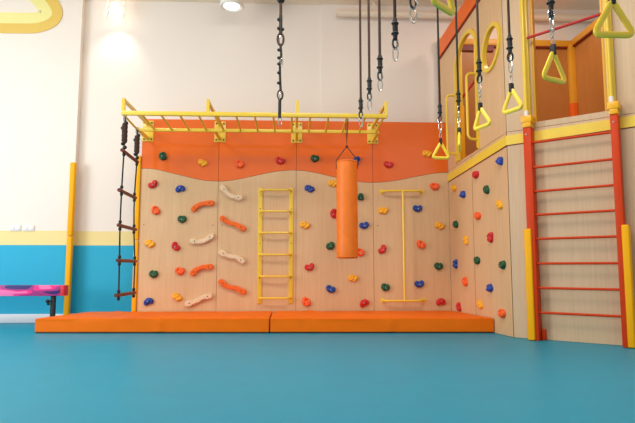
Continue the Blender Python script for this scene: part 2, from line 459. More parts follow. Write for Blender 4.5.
for row in (
    ((-2.083, 2.657), 'green', 'heart', 1.3, 'dark green climbing hold at the left end of the orange band'),
    ((-1.448, 2.553), 'yellow', 'claw', .2, 'amber yellow climbing hold on the orange band, above the topmost orange grip'),
    ((-0.859, 2.532), 'orange', 'jug', .3, 'red-orange climbing hold on the orange band above the highest bare wooden grip'),
    ((-0.205, 2.599), 'red', 'bean', .3, 'red climbing hold on the orange band above the yellow wall ladder'),
    ((0.357, 2.645), 'green', 'heart', .2, 'green climbing hold on the orange band just left of the punching bag straps'),
    ((1.036, 2.607), 'blue', 'bean', 1.9, 'blue climbing hold peeking out behind the punching bag top edge'),
    ((1.563, 2.553), 'red', 'bean', .1, 'red climbing hold on the orange band between punching bag and triangle rings'),
    ((2.200, 2.739), 'yellow', 'claw', 0, 'yellow climbing hold on the orange band beside the farthest triangle ring'),
    ((-2.229, 2.198), 'red', 'bean', -.6, 'red climbing hold just under the orange band by the left edge'),
    ((-1.796, 2.127), 'blue', 'bean', 2.9, 'blue climbing hold under the orange band, upper middle of the first plywood panel'),
    ((-2.174, 1.778), 'orange', 'jug', .8, 'orange climbing hold on the first panel, below the red one at the left edge'),
    ((-1.754, 1.647), 'green', 'heart', 0, 'green climbing hold on the first panel, left of the topmost orange grip'),
    ((-2.252, 1.252), 'yellow', 'claw', .2, 'yellow climbing hold near the left edge at mid height of the first panel'),
    ((-1.842, 1.210), 'red', 'bean', .9, 'red climbing hold in the middle of the first panel, beside the yellow one'),
    ((-2.175, 0.780), 'green', 'heart', .1, 'green climbing hold low by the left edge, above the lowest blue one'),
    ((-1.765, 0.821), 'orange', 'jug', 0, 'orange climbing hold on the first panel, left of the lower orange grip'),
    ((-1.801, 0.419), 'yellow', 'claw', .4, 'yellow climbing hold just above the left mat, beside the lowest bare wooden grip'),
    ((-2.240, 0.347), 'blue', 'bean', 2.8, 'blue climbing hold just above the left mat in the bottom left corner'),
    ((0.269, 2.145), 'blue', 'claw', .2, 'blue climbing hold right of the top of the yellow wall ladder'),
    ((0.648, 2.233), 'yellow', 'claw', 0, 'yellow climbing hold partly hidden by the left side of the punching bag'),
    ((1.095, 2.015), 'green', 'knob', .7, 'dark green climbing hold right beside the upper half of the punching bag'),
    ((0.197, 1.554), 'yellow', 'claw', .1, 'yellow climbing hold right of the wall ladder, at mid height'),
    ((0.663, 1.743), 'red', 'bean', 1.5, 'red climbing hold half hidden behind the punching bag left side'),
    ((0.606, 1.226), 'green', 'heart', -.5, 'green climbing hold left of the lower end of the punching bag'),
    ((1.153, 1.557), 'blue', 'bean', -.2, 'blue climbing hold right of the punching bag at mid height'),
    ((1.080, 1.121), 'orange', 'jug', .3, 'orange climbing hold at the bottom right edge of the punching bag'),
    ((0.272, 0.888), 'red', 'bean', -.3, 'red climbing hold on the third panel, level with the lower ladder rungs'),
    ((0.965, 0.710), 'yellow', 'claw', -.1, 'yellow climbing hold straight below the punching bag'),
    ((0.610, 0.539), 'blue', 'bean', .4, 'blue climbing hold on the third panel below and left of the punching bag'),
    ((0.221, 0.336), 'orange', 'jug', .7, 'orange climbing hold just above the mat, right of the ladder foot'),
    ((1.142, 0.313), 'red', 'bean', 2.6, 'red climbing hold just above the mat, below the yellow one under the bag'),
    ((1.461, 1.795), 'yellow', 'claw', -.2, 'yellow climbing hold left of the upper part of the yellow pull bar'),
    ((1.444, 1.170), 'red', 'bean', -.9, 'red climbing hold left of the middle of the yellow pull bar'),
    ((1.485, 0.569), 'green', 'heart', .3, 'green climbing hold low on the left of the yellow pull bar'),
    ((2.314, 2.194), 'orange', 'jug', 0, 'orange climbing hold just under the orange band near the inner corner'),
    ((2.027, 1.836), 'blue', 'bean', 0, 'blue climbing hold right of the upper part of the yellow pull bar'),
    ((2.381, 1.552), 'yellow', 'claw', .2, 'yellow climbing hold on the fourth panel near the inner corner'),
    ((2.070, 1.245), 'orange', 'jug', .5, 'orange climbing hold right of the middle of the yellow pull bar'),
    ((2.350, 0.904), 'green', 'heart', .1, 'green climbing hold on the fourth panel near the inner corner, below the yellow one'),
    ((2.032, 0.619), 'blue', 'bean', -.1, 'blue climbing hold low on the right of the yellow pull bar'),
    ((2.374, 0.330), 'red', 'bean', 3.0, 'red climbing hold just above the mat at the right end of the back wall'),
): hold(0, row[0], row[1], row[2], row[3], row[4])
for row in (
    ((0.230, 2.136), 'yellow', 'claw', .2, 'highest yellow climbing hold on the angled side wall, right beside the inner corner'),
    ((0.573, 1.987), 'blue', 'knob', .4, 'blue climbing hold on the side wall under the yellow band, near the inner corner'),
    ((1.015, 2.222), 'red', 'jug', .1, 'topmost red climbing hold on the angled side wall, close under the yellow band'),
    ((1.328, 1.957), 'green', 'heart', 1.0, 'upper green climbing hold in the middle of the angled side wall'),
    ((1.731, 2.282), 'blue', 'knob', .9, 'topmost blue climbing hold on the side wall, close to the tower corner'),
    ((1.668, 1.707), 'yellow', 'claw', .6, 'yellow climbing hold on the side wall below the topmost blue one'),
    ((0.279, 1.556), 'green', 'heart', .6, 'green climbing hold on the side wall right beside the inner corner'),
    ((1.040, 1.616), 'orange', 'jug', .2, 'topmost orange climbing hold on the angled side wall'),
    ((0.624, 1.284), 'yellow', 'claw', 1.0, 'yellow climbing hold on the side wall narrow panel at mid height'),
    ((1.397, 1.287), 'red', 'jug', 1.6, 'red climbing hold in the middle of the angled side wall'),
    ((0.976, 0.981), 'green', 'heart', .3, 'green climbing hold on the side wall left of the biggest green one'),
    ((0.229, 0.935), 'blue', 'bean', 1.7, 'blue climbing hold on the side wall right beside the inner corner'),
    ((1.699, 0.915), 'green', 'heart', -.2, 'large green climbing hold on the side wall near the tower corner'),
    ((0.561, 0.664), 'orange', 'jug', 1.2, 'orange climbing hold low on the side wall narrow panel'),
    ((1.340, 0.597), 'blue', 'knob', .0, 'lowest blue climbing hold on the angled side wall'),
    ((0.311, 0.272), 'red', 'bean', 1.2, 'small red climbing hold on the side wall just above the mat'),
    ((1.020, 0.354), 'yellow', 'claw', .5, 'lowest yellow climbing hold on the side wall, above the mat edge'),
    ((1.647, 0.278), 'orange', 'jug', .1, 'lowest orange climbing hold on the side wall, at the end of the mat'),
): hold(1, row[0], row[1], row[2], row[3], row[4], 1.0)

# ------------------------------------------------------------ curved hand grips
def grip(pts, m, lab, w=.038):
    path = curve([tuple(p) for p in pts], 6)
    ox, oz = path[len(path) // 2]
    P = [Vector((x - ox, z - oz)) for x, z in path]
    N = len(P); A = []; B = []
    for i, p in enumerate(P):
        t = (P[min(i + 1, N - 1)] - P[max(i - 1, 0)]).normalized(); nn = Vector((-t.y, t.x))
        ww = w * (1 + .12 * math.cos(PI * 2 * i / (N - 1)))
        A.append(p + nn * ww); B.append(p - nn * ww)
    def cap(c, t, s):
        r = []
        for k in range(1, 8):
            a = PI * k / 8
            r.append(c + Vector((-t.y, t.x)) * w * 1.12 * math.cos(a) * s + t * w * math.sin(a) * s)
        return r
    t1 = (P[-1] - P[-2]).normalized(); t0 = (P[1] - P[0]).normalized()
    loop = A + cap(P[-1], t1, 1) + B[::-1] + cap(P[0], t0, -1)
    t = bmesh.new(); vs = [t.verts.new((v.x, 0, v.y)) for v in loop]; f = t.faces.new(vs)
    r = bmesh.ops.extrude_face_region(t, geom=[f])
    top = [g for g in r['geom'] if isinstance(g, bmesh.types.BMVert)]
    for v in top: v.co.y = -.06
    ed = [e for e in t.edges if all(abs(v.co.y + .06) < 1e-5 for v in e.verts)]
    bmesh.ops.bevel(t, geom=ed, offset=.014, segments=3, affect='EDGES')
    bm = nb(); join(bm, t)
    root = thing('hand_grip', lab, 'hand grip', (ox, YP, oz), 0, 'curved hand grips on the back wall')
    link('grip_board', bm, m, root)
    for q in (P[2], P[-3]):
        bm = nb(); tube(bm, [(q.x, -.055, q.y), (q.x, -.063, q.y)], .009, 8); link('screw', bm, 'bolt', root)
O, W = 'griporange', 'gripwood'
grip([(-1.575, 1.797), (-1.506, 1.858), (-1.401, 1.893), (-1.284, 1.898)], O, 'upper orange arched hand grip on the first panel, left column')
grip([(-1.122, 2.154), (-1.037, 2.051), (-0.929, 2.000), (-0.829, 1.986)], W, 'highest bare wooden curved hand grip, just under the orange band')
grip([(-1.116, 1.661), (-1.029, 1.596), (-0.897, 1.555), (-0.777, 1.491)], O, 'upper orange wavy hand grip in the right column of grips')
grip([(-1.580, 1.293), (-1.467, 1.284), (-1.364, 1.314), (-1.278, 1.378)], W, 'upper bare wooden hand grip in the left column, curling up at right')
grip([(-1.125, 1.117), (-1.006, 1.062), (-0.875, 1.035), (-0.783, 0.976)], W, 'lower bare wooden wavy hand grip in the right column')
grip([(-1.567, 0.785), (-1.497, 0.852), (-1.394, 0.886), (-1.280, 0.891)], O, 'lower orange arched hand grip in the left column')
grip([(-1.124, 0.657), (-1.013, 0.582), (-0.882, 0.554), (-0.760, 0.494)], O, 'lowest orange wavy hand grip in the right column')
grip([(-1.640, 0.313), (-1.524, 0.345), (-1.397, 0.410), (-1.284, 0.438)], W, 'lowest bare wooden hand grip just above the mat, rising to the right')

# ------------------------------------------------------------ wall ladder
l0 = (-0.527, 2.152); l1 = (-0.035, 0.313)
lx0, lx1 = l0[0] + .01, l1[0] + .01
root = thing('wall_ladder', 'yellow steel wall ladder with six bowed rungs screwed to the climbing wall', 'wall ladder', (lx0, YP, l1[1]))
Wd = lx1 - lx0; Ht = l0[1] - l1[1]
for x in (0, Wd):
    b = nb(); box(b, x - .035, x + .035, -.014, 0, 0, Ht, .004); r = link('rail', b, 'yellow', root)
    for z in (.4, .95, 1.5):
        b = nb(); ball(b, (x, -.014, z), .009, 1, .5, 1); link('screw', b, 'bolt', r)
for z in [q[1] for q in ((-0.286, 2.104), (-0.283, 1.764), (-0.280, 1.424), (-0.278, 1.080), (-0.275, 0.740), (-0.272, 0.403))]:
    zz = z - l1[1]
    b = nb(); tube(b, rounded([(0, -.01, zz), (.02, -.13, zz), (Wd - .02, -.13, zz), (Wd, -.01, zz)], .12, 7), .016, 10)
    link('rung', b, 'yellow', root)

# ------------------------------------------------------------ pull bar
p0 = (1.768, 2.104); p1 = (1.733, 0.357)
root = thing('pull_bar', 'tall yellow steel I-shaped pull bar fixed to the right of the back wall', 'pull bar', (p0[0], YP, p1[1]))
Hh = p0[1] - p1[1]
b = nb(); tube(b, [(0, -.12, 0), (0, -.12, Hh)], .019, 10); link('pole', b, 'yellow', root)
for z in (0, Hh):
    b = nb(); tube(b, rounded([(-.33, -.005, z), (-.27, -.12, z), (.27, -.12, z), (.33, -.005, z)], .2, 8), .018, 10)
    cb = link('crossbar', b, 'yellow', root)
    for x in (-.33, .33):
        b = nb(); tube(b, [(x, 0, z), (x, -.01, z)], .04, 16); link('flange', b, 'yellow', cb)

# ------------------------------------------------------------ punching bag
bx = ((0.778, 1.840))[0]; btop = ((0.766, 2.408))[1]; bbot = ((0.759, 1.003))[1]
root = thing('punching_bag', 'orange cylindrical punching bag hanging from the monkey bars', 'punching bag', (bx, 7.8, bbot))
Hb = btop - bbot; R = .152
b = nb()
prof = [(0, 0), (R * .6, 0), (R - .02, .002), (R - .005, .01), (R, .03)] + [(R + .003 * math.sin(k * 1.7), .03 + (Hb - .06) * k / 12) for k in range(1, 12)] + [(R, Hb - .03), (R - .005, Hb - .008), (R - .02, Hb), (R * .6, Hb - .004), (0, Hb - .004)]
rings = []
for r, z in prof:
    if r == 0: rings.append([b.verts.new((0, 0, z))])
    else: rings.append([b.verts.new((r * math.cos(k * PI / 20), r * math.sin(k * PI / 20), z)) for k in range(40)])
for A, B in zip(rings, rings[1:]):
    for k in range(40):
        j = (k + 1) % 40
        if len(A) == 1: b.faces.new((A[0], B[k], B[j]))
        elif len(B) == 1: b.faces.new((A[k], A[j], B[0]))
        else: b.faces.new((A[k], A[j], B[j], B[k]))
link('bag_body', b, 'bag', root)
for z in (.025, Hb - .02):
    b = nb(); tube(b, [(R * math.cos(k * PI / 20) * 1.005, R * math.sin(k * PI / 20) * 1.005, z) for k in range(40)], .006, 6, True); link('piping', b, 'bag', root)
yz = RZ - bbot
knot = ((0.772, 2.621))[1] - bbot
for a in (-.12, PI + .12):
    b = nb(); e = (R * math.cos(a), R * math.sin(a))
    tube(b, [(0, 0, knot), (e[0], e[1], Hb + .01), (e[0] * 1.02, e[1] * 1.02, Hb - .12)], .007, 6); link('strap', b, 'black', root)
b = nb(); tube(b, [(.0, -.0, knot), (-.012, 0, yz - .05), (-.006, 0, yz + .04), (.02, .0, yz + .04), (.016, 0, yz - .05)], .008, 6, True)
ball(b, (0, 0, knot), .02); link('hanging_loop', b, 'black', root)
root['label'] = 'orange cylindrical punching bag hanging from the monkey bars'

# ------------------------------------------------------------ rope ladder
rx = fx0 + .022
root = thing('rope_ladder', 'rope ladder with dark red rungs hanging at the left end of the monkey bars', 'rope ladder', (rx, (FY + BY) / 2, RZ))
fy, by = FY - (FY + BY) / 2, BY - (FY + BY) / 2
zs = [2.46 - RZ, 1.915 - RZ, 1.44 - RZ, .97 - RZ, .51 - RZ]
dx = [.0, -.02, -.01, -.005, -.01]
sx = (0, -.03)
for sgn, y in ((0, fy + .02), (1, by - .02)):
    X = sx[sgn]
    pts = [(X, y, -.05), (X + .005, y, -.3)] + [(X + dx[i] + .008 * math.sin(i * 2 + sgn) + sgn * .008 * i, y, z) for i, z in enumerate(zs)]
    path = curve(pts, 6)
    b = nb(); tube(b, path, .011, 8); link('side_rope', b, 'greyrope', root)
    b = nb(); z1 = -.12
    N = 90
    tube(b, [(X + .030 * math.cos(k * 1.0), y + .03 * math.sin(k * 1.0), z1 - .02 - .25 * k / N) for k in range(N)], .012, 6)
    link('rope_coil', b, 'brownrope', root)
    b = nb(); cyl(b, (X, y, z1 - .01), (X, y, z1 - .29), .03, 12); link('coil_core', b, 'brownrope', root)
    for ddx, z in ((.02, -.13), (-.03, -.2), (-.02, -.42), (.012, -.47)):
        b = nb(); ball(b, (X + ddx, y, z), .026); link('rope_knot', b, 'black', root)
    b = nb(); tube(b, [(X + .022 * math.cos(k * PI / 6), y, -.065 + .06 * math.sin(k * PI / 6)) for k in range(12)], .006, 6, True); link('shackle', b, 'steel', root)
    for i, z in enumerate(zs):
        for d in (-.045, .05):
            b = nb(); ball(b, (X + dx[i] + .008 * math.sin(i * 2 + sgn) + sgn * .008 * i, y, z + d), .023, 1, 1, 1.25); link('rung_knot', b, 'black', root)
for i, z in enumerate(zs):
    b = nb(); tube(b, [(sx[0] + dx[i], fy - .07, z), (sx[1] + dx[i] + .008 * i, by + .04, z)], .025, 12); link('rung', b, 'rungwood', root)

# ------------------------------------------------------------ hanging straps with steel rings, triangle rings
def torus(bm, c, rx_, rz_, r, rot=0, n=18):
    tube(bm, [(c[0] + rx_ * math.cos(2 * PI * k / n) * math.cos(rot), c[1] + rx_ * math.cos(2 * PI * k / n) * math.sin(rot), c[2] + rz_ * math.sin(2 * PI * k / n)) for k in range(n)], r, 6, True)
def hanger(x, y, zend, lab, rot, group, tri=None, rope='brownrope'):
    """zend: lowest point of the carabiner or chain"""
    root = thing('hanging_strap', lab, 'hanging strap', (x, y, CEIL), 0, group)
    q = zend - CEIL
    b = nb(); cyl(b, (0, 0, 0), (0, 0, -.04), .05, 16); tube(b, [(0, 0, -.04), (0, 0, -.1)], .012, 8); link('ceiling_anchor', b, 'black', root)
    b = nb(); tube(b, [(-.004, 0, -.08), (-.004, 0, q + .3)], .0085, 8); tube(b, [(.007, .003, -.08), (.006, .003, q + .3)], .007, 8); link('rope', b, rope, root)
    b = nb()
    tube(b, [(0, 0, q + .34), (0, 0, q + .31), (.002, 0, q + .25), (0, 0, q + .17)], .02, 10, rs=[.014, .021, .022, .016])
    for z, a in ((.3, .5), (.22, 2.6)):
        ball(b, (.02 * math.cos(a), .01, q + z), .012); tube(b, [(.024 * math.cos(k * PI / 5), .024 * math.sin(k * PI / 5), q + z) for k in range(10)], .006, 6, True)
    link('tape_wrap', b, 'black', root)
    b = nb(); torus(b, (0, 0, q + .14), .024, .04, .008, rot + .3); link('rope_eye', b, 'black', root)
    b = nb(); torus(b, (0, 0, q + .13), .024, .036, .005, rot - .4); torus(b, (0, 0, q + .055), .021, .054, .006, rot); link('carabiner', b, 'steel', root)
    return root
def tri_ring(x, y, zb, rot, lab, tilt=0, size=.26):
    """yellow triangular gymnastic ring; zb is the height of its base"""
    h = size * .86
    x += math.sin(tilt) * h * .55
    root = thing('triangle_ring', lab, 'gym ring', (x, y, zb + h), rot, 'triangular gym rings')
    w = size / 2
    P = [(-w + .022, 0, .018 - h), (w - .022, 0, .018 - h), (0, 0, -.018)]
    loop = []
    for i in range(3):
        A, B, Cc = Vector(P[i - 1]), Vector(P[i]), Vector(P[(i + 1) % 3])
        a = (A - B).normalized(); c = (Cc - B).normalized(); q = .045 if i < 2 else .03
        s = B + a * q; e = B + c * q
        for k in range(6):
            t = k / 5; loop.append(s * (1 - t) ** 2 + B * 2 * t * (1 - t) + e * t * t)
    R_ = Matrix.Rotation(tilt, 4, 'Y')
    b = nb(); tube(b, loop, .019, 8, True, ph=PI / 8, ax=(0, 1, 0), flat=.8); b.transform(R_); link('ring_body', b, 'ring', root, 50)
    b = nb(); box(b, -.012, .012, -.022, .022, -.045, .035, .005); link('webbing_loop', b, 'black', root)
    b = nb(); torus(b, (0, 0, .065), .014, .034, .0048, 0); link('chain_link', b, 'steel', root)
    b = nb(); torus(b, (0, 0, .12), .014, .032, .0048, PI / 2); link('chain_link', b, 'steel', root)
    return root, zb + h, x
T = [((1.773, 6.417), .1, 0, 'farthest yellow triangle ring in front of the orange band corner'),
     ((1.865, 6.021), 1.22, .12, 'second farthest yellow triangle ring, turned edge-on before the arched opening'),
     ((1.802, 5.065), -1.1, -.08, 'third farthest yellow triangle ring, left of the tower corner'),
     ((1.878, 4.520), -1.1, -.02, 'yellow triangle ring hanging just left of the tower doorway post'),
     ((1.865, 3.735), .45, .0, 'yellow triangle ring hanging across the middle of the tower doorway'),
     ((1.833, 2.948), .0, .0, 'nearest and largest yellow triangle ring at the upper right')]
TZ = [2.165, 2.19, 2.19, 2.195, 2.19, 2.18]
for i, ((x, y), rot, tilt, lab) in enumerate(T):
    _, ztop, hx = tri_ring(x, y, TZ[i], rot, lab, tilt, (.26, .26, .26, .26, .285, .28)[i])
    sub = ['above the farthest triangle ring', 'above the edge-on triangle ring', 'above the triangle ring left of the tower corner', 'above the triangle ring beside the tower doorway post', 'above the triangle ring in the doorway', 'above the nearest triangle ring'][i]
    hanger(hx, y, ztop + .13, 'dark doubled rope strap with steel ring ' + sub, rot, 'hanging straps of the right row', rope='brownrope' if i > 1 else 'greyrope')
D = [((0.764, 6.035), 'farthest empty rope strap of the middle row, reaching down to the monkey bars'),
     ((0.768, 5.365), 'second farthest empty rope strap of the middle row, hook above the monkey bars'),
     ((0.780, 4.767), 'third farthest empty rope strap of the middle row, above the bar end'),
     ((0.783, 4.048), 'fourth empty rope strap of the middle row, hook against the white wall'),
     ((0.777, 3.390), 'nearest empty strap of the middle row, only its hook shows at the top')]
for (x, y), lab in D: hanger(x, y, 2.45, lab, .2, 'empty hanging straps of the middle row')
gx, gy = (0.779, 2.707)
_, ztop, hx = tri_ring(gx, gy, 2.20, .75, 'yellow triangle ring cut by the top edge, nearest of the middle row', 0)
hanger(hx, gy, ztop + .13, 'rope strap of the middle row carrying the triangle ring at the top edge', .3, 'hanging straps of the middle row')
# long knotted strap on the left
ax, ay = (-0.146, 6.033)
root = thing('hanging_strap', 'long black knotted strap with steel loops hanging left of the punching bag', 'hanging strap', (ax, ay, CEIL))
def AZ(py): return py - CEIL
k0, k1, k2, k3, k4, k5, k6 = 3.925, 3.686, 3.531, 3.378, 2.864, 2.748, 2.542
b = nb(); cyl(b, (0, 0, 0), (0, 0, -.04), .05, 16); link('ceiling_anchor', b, 'black', root)
b = nb(); tube(b, [(0, 0, -.04), (0, 0, AZ(k1))], .017, 8); link('rope', b, 'brownrope', root)
b = nb(); ball(b, (-.0, 0, AZ(k0)), .045, 1, 1, .9); link('top_knot', b, 'black', root)
b = nb(); tube(b, [(0, 0, AZ(k1) + .05), (0, 0, AZ(k2) - .02)], .02, 10); link('upper_wrap', b, 'black', root)
for z, s in ((k1, -1), (k2 + .05, -1), (k2 + .04, 1)):
    b = nb(); ball(b, (.022 * s, -.01, AZ(z)), .02); link('tie_knot', b, 'black', root)
b = nb(); torus(b, (0, 0, AZ((k2 + k3) / 2)), .034, .07, .013, .1); link('rope_eye', b, 'brownrope', root)
b = nb(); torus(b, (.006, 0, AZ((k2 + k3) / 2)), .018, .052, .007, .3); link('steel_loop', b, 'steel', root)
b = nb(); tube(b, curve([(0, 0, AZ(k3)), (.008, 0, AZ(k3) - .12), (-.006, 0, AZ(k3) - .26), (.004, 0, AZ(k4))], 5), .014, 10); link('strap', b, 'black', root)
for q in (.1, .28, .42, .62, .85):
    z = k3 + (k4 - k3) * q
    b = nb(); ball(b, (.017 * (1 if q * 10 % 2 > 1 else -1), -.012, AZ(z)), .018, 1.2, 1, 1); link('tie_knot', b, 'black', root)
b = nb(); torus(b, (0, 0, AZ((k4 + k5) / 2)), .03, .055, .009, .2); link('lower_eye', b, 'black', root)
b = nb(); torus(b, (.003, 0, AZ((k4 + k5) / 2) - .02), .02, .05, .006, 1.0); link('steel_link', b, 'steel', root)
b = nb(); torus(b, (.014, -.01, AZ(k3) - .2), .012, .05, .005, .2); link('steel_link', b, 'steel', root)
b = nb(); tube(b, [(-.004, 0, AZ(k5) + .02), (-.006, 0, AZ(k6))], .018, 10); link('lower_wrap', b, 'black', root)
b = nb(); torus(b, (0, 0, AZ(k6) - .035), .02, .055, .006, .2); link('carabiner', b, 'steel', root)

# ------------------------------------------------------------ balance beam
bz = ((-3.969, 0.524)); bl = ((-3.427, 0.523))[0]
root = thing('balance_beam', 'padded pink and purple camouflage balance beam on black legs, by the left wall', 'balance beam', (bl, 8.6, 0))
zt = ((-3.951, 0.611))[1]; zb = ((-3.942, 0.452))[1]
b = nb(); box(b, -2.6, -.06, -.08, .08, zb, zt, .008, 2); link('padded_beam', b, 'camo', root)
b = nb(); box(b, -.065, 0, -.078, .078, zb + .002, zt - .002, .008, 2); link('end_cap', b, 'redcap', root)
for x in (-.19, -2.3):
    b = nb(); box(b, x - .032, x + .032, -.03, .03, .03, zb + .005, .006); box(b, x - .022, x + .022, -.022, .022, .03, zb, .002)
    box(b, x - .05, x + .05, -.25, .25, .0, .045, .01); lg = link('leg', b, 'black', root)
    b = nb(); tube(b, [(x, -.02, .47 * zb / .57), (x - .045, -.05, .47 * zb / .57)], .012, 8); ball(b, (x - .06, -.05, .47 * zb / .57), .03); ball(b, (x - .05, -.05, .42 * zb / .57), .022); link('adjusting_knob', b, 'black', lg)

# ------------------------------------------------------------ tower (angled side wall + front)
tw = thing('play_tower', 'tall plywood play tower with arched opening, round windows and doorway, right of the mats', 'play tower', (ORG2[0], ORG2[1], 0))
TO = Vector((ORG2[0], ORG2[1], 0))
def tlink(name, bm, m, which, parent=None, smooth=35):
    """mesh given in the local frame of wall 1 or 2, moved into the tower's own frame"""
    A, an = ((ORG1, ANG1), (ORG2, ANG2))[which - 1]
    bm.transform(Matrix.Translation(Vector((A[0], A[1], 0)) - TO) @ Matrix.Rotation(an, 4, 'Z'))
    return link(name, bm, m, parent or tw, smooth)
SB = -.23                                     # back end of side wall
def lerp(a, c, t): return a + (c - a) * t
def zb1(s): return lerp(2.275, 2.46, s / LEN1)   # band bottom
def zt1(s): return lerp(2.395, 2.585, s / LEN1)  # band top
def zs1(s): return lerp(2.45, 2.632, s / LEN1)   # seam
mid = .86
def quad(s0, s1, f0, f1): return [(s0, f0(s0)), (s1, f0(s1)), (s1, f1(s1)), (s0, f1(s0))]
c0 = lambda s: .004
for s0, s1 in ((.004, mid - .003), (mid + .003, LEN1 - .004)):
    b = nb(); plate(b, quad(s0, s1, c0, lambda s: zs1(s) - .003), 0, .02); tlink('side_wall_panel', b, 'birch', 1)
for s_ in (mid, LEN1 - .004):
    b = nb(); box(b, s_ - .0035, s_ + .0035, -.0015, .0005, .004, zs1(s_) - .01 if s_ == mid else 4.9); tlink('joint_line', b, 'dark', 1)
b = nb(); plate(b, quad(.0, LEN1 + .004, zb1, zt1), -.014, -.0005); tlink('yellow_band', b, 'yband', 1)
b = nb(); plate(b, quad(.0, LEN1 + .004, lambda s: zb1(s) - .012, lambda s: zb1(s)), -.006, -.0005); tlink('band_edge', b, 'darkred', 1)
# upper side wall with arch and oval windows
aL, aR = .36, 1.145
def arch(grow, zbot, n=14):
    L, R_ = aL - grow, aR + grow; cx_ = (L + R_) / 2; rr = (R_ - L) / 2; zc = 4.03
    pts = [(L, zbot), (R_, zbot)]
    for k in range(n + 1):
        a = PI * k / n; dz = (rr * 1.12) * math.sin(a); pts.append((cx_ + rr * math.cos(a) + .25 * dz, zc + dz))
    return pts
def oval(grow, n=28):
    return [(1.575 + (.265 + grow) * math.cos(2 * PI * k / n) + .22 * (.325 + grow) * math.sin(2 * PI * k / n), 3.91 + (.325 + grow) * math.sin(2 * PI * k / n)) for k in range(n)]
in_arch = [(x, z if i > 1 else zs1(x) + .03) for i, (x, z) in enumerate(arch(-.04, 0))]
def zr(s): return 4.47 + (s + .165) * .2         # underside of orange fascia
b = nb(); plate(b, [(SB, zs1(SB) + .003), (LEN1 - .004, zs1(LEN1) + .003), (LEN1 - .004, 5.0), (SB, zr(SB) + .15)], 0, .02, [in_arch, oval(-.035)])
tlink('side_wall_upper_panel', b, 'birch', 1)
def rim(bm, outer, inner, y0, y1, opened=False):
    n = len(outer); V = []
    for (x, z), (u, w) in zip(outer, inner):
        V.append([bm.verts.new((x, y0, z)), bm.verts.new((x, y1, z)), bm.verts.new((u, y0, w)), bm.verts.new((u, y1, w))])
    if opened: bm.faces.new((V[0][0], V[0][1], V[0][3], V[0][2])); bm.faces.new((V[-1][0], V[-1][2], V[-1][3], V[-1][1]))
    for i in range(1 if opened else 0, n):
        a, c = V[i - 1], V[i]
        bm.faces.new((a[0], c[0], c[2], a[2])); bm.faces.new((a[1], c[1], c[3], a[3]))
        bm.faces.new((a[0], c[0], c[1], a[1])); bm.faces.new((a[2], c[2], c[3], a[3]))
oa = [(x, z if i > 1 else zs1(x) + .02) for i, (x, z) in enumerate(arch(.0, 0))]
ia = [(x, z if i > 1 else zs1(x) + .06) for i, (x, z) in enumerate(arch(-.055, 0))]
b = nb(); rim(b, oa[1:] + oa[:1], ia[1:] + ia[:1], -.03, .03, True); tlink('arch_trim', b, 'yellow', 1)
b = nb(); rim(b, oval(.0), oval(-.055), -.03, .03); tlink('oval_window_trim', b, 'yellow', 1)
b = nb(); plate(b, [(SB, zr(SB)), (LEN1 + .0, zr(LEN1)), (LEN1, zr(LEN1) + .28), (SB, zr(SB) + .28)], -.03, -.001); tlink('roof_fascia', b, 'griporange', 1)
b = nb(); plate(b, [(SB, zr(SB) - .025), (LEN1 + .0, zr(LEN1) - .025), (LEN1, zr(LEN1)), (SB, zr(SB))], -.02, -.001); tlink('fascia_edge', b, 'darkred', 1)
b = nb(); box(b, SB - .0, SB + .02, .02, .06, 2.4, 4.6); tlink('wall_end_trim', b, 'plastic_white', 1)
# hoop handles beside the arch
for s, z0, z1, d in ((.39, 2.66, 3.60, .17), (1.12, 2.72, 3.70, .17)):
    b = nb(); tube(b, rounded([(s, .0, z0), (s, -d, z0), (s, -d, z1), (s, .0, z1)], .1), .019, 10); tlink('hoop_handle', b, 'yellow', 1)
# front wall of the tower
F2R = 2.3; dL, dR = .335, 1.215
ZB0, ZB1, ZS = 2.46, 2.585, 2.635
z2 = 0.055
for s0, s1 in ((.006, .33), (.336, 1.215), (1.221, F2R)):
    b = nb(); plate(b, [(s0, .004), (s1, .004), (s1, ZS - .003), (s0, ZS - .003)], 0, .02); tlink('front_wall_panel', b, 'birch_pale', 2)
b = nb(); plate(b, [(-.002, ZB0), (F2R, ZB0 + .03), (F2R, ZB1 + .03), (-.002, ZB1)], -.014, -.0005); tlink('front_yellow_band', b, 'yband', 2)
b = nb(); plate(b, [(-.002, ZB0 - .01), (F2R, ZB0 + .02), (F2R, ZB0 + .03), (-.002, ZB0)], -.006, -.0005); tlink('front_band_edge', b, 'darkred', 2)
door = [(dL + .02, 2.71), (dR - .02, 2.71), (dR - .02, 5.2), (dL + .02, 5.2)]
b = nb(); plate(b, [(.004, ZS + .003), (F2R, ZS + .003), (F2R, 5.4), (.004, 5.4)], 0, .02, [door]); tlink('front_upper_panel', b, 'birch_pale', 2)
for x0_, x1_ in ((dL + .02, dL + .05), (dR - .05, dR - .02)):
    b = nb(); box(b, x0_, x1_, -.004, .09, 2.71, 5.2, .003); tlink('door_reveal', b, 'amber', 2)
# yellow posts with handle tubes, clamps
for s, lab in ((.29, 0), (1.25, 1)):
    b = nb(); box(b, s - .042, s + .042, -.06, -.001, 2.66, 5.3, .006); po = tlink('door_post', b, 'yellow', 2)
    b = nb(); tube(b, [(s + .005, -.115, 2.82), (s + .005, -.115, 5.3)], .02, 12); hd = tlink('handle_tube', b, 'yellow', 2)
    b = nb(); tube(b, [(s + .005, -.115, 2.775), (s + .005, -.115, 2.84)], .027, 12); tlink('tube_end', b, 'plastic_white', 2)
b = nb(); tube(b, [(.335, -.1, 3.79), (1.21, -.1, 3.86)], .018, 10); tlink('red_safety_bar', b, 'rope_red', 2)
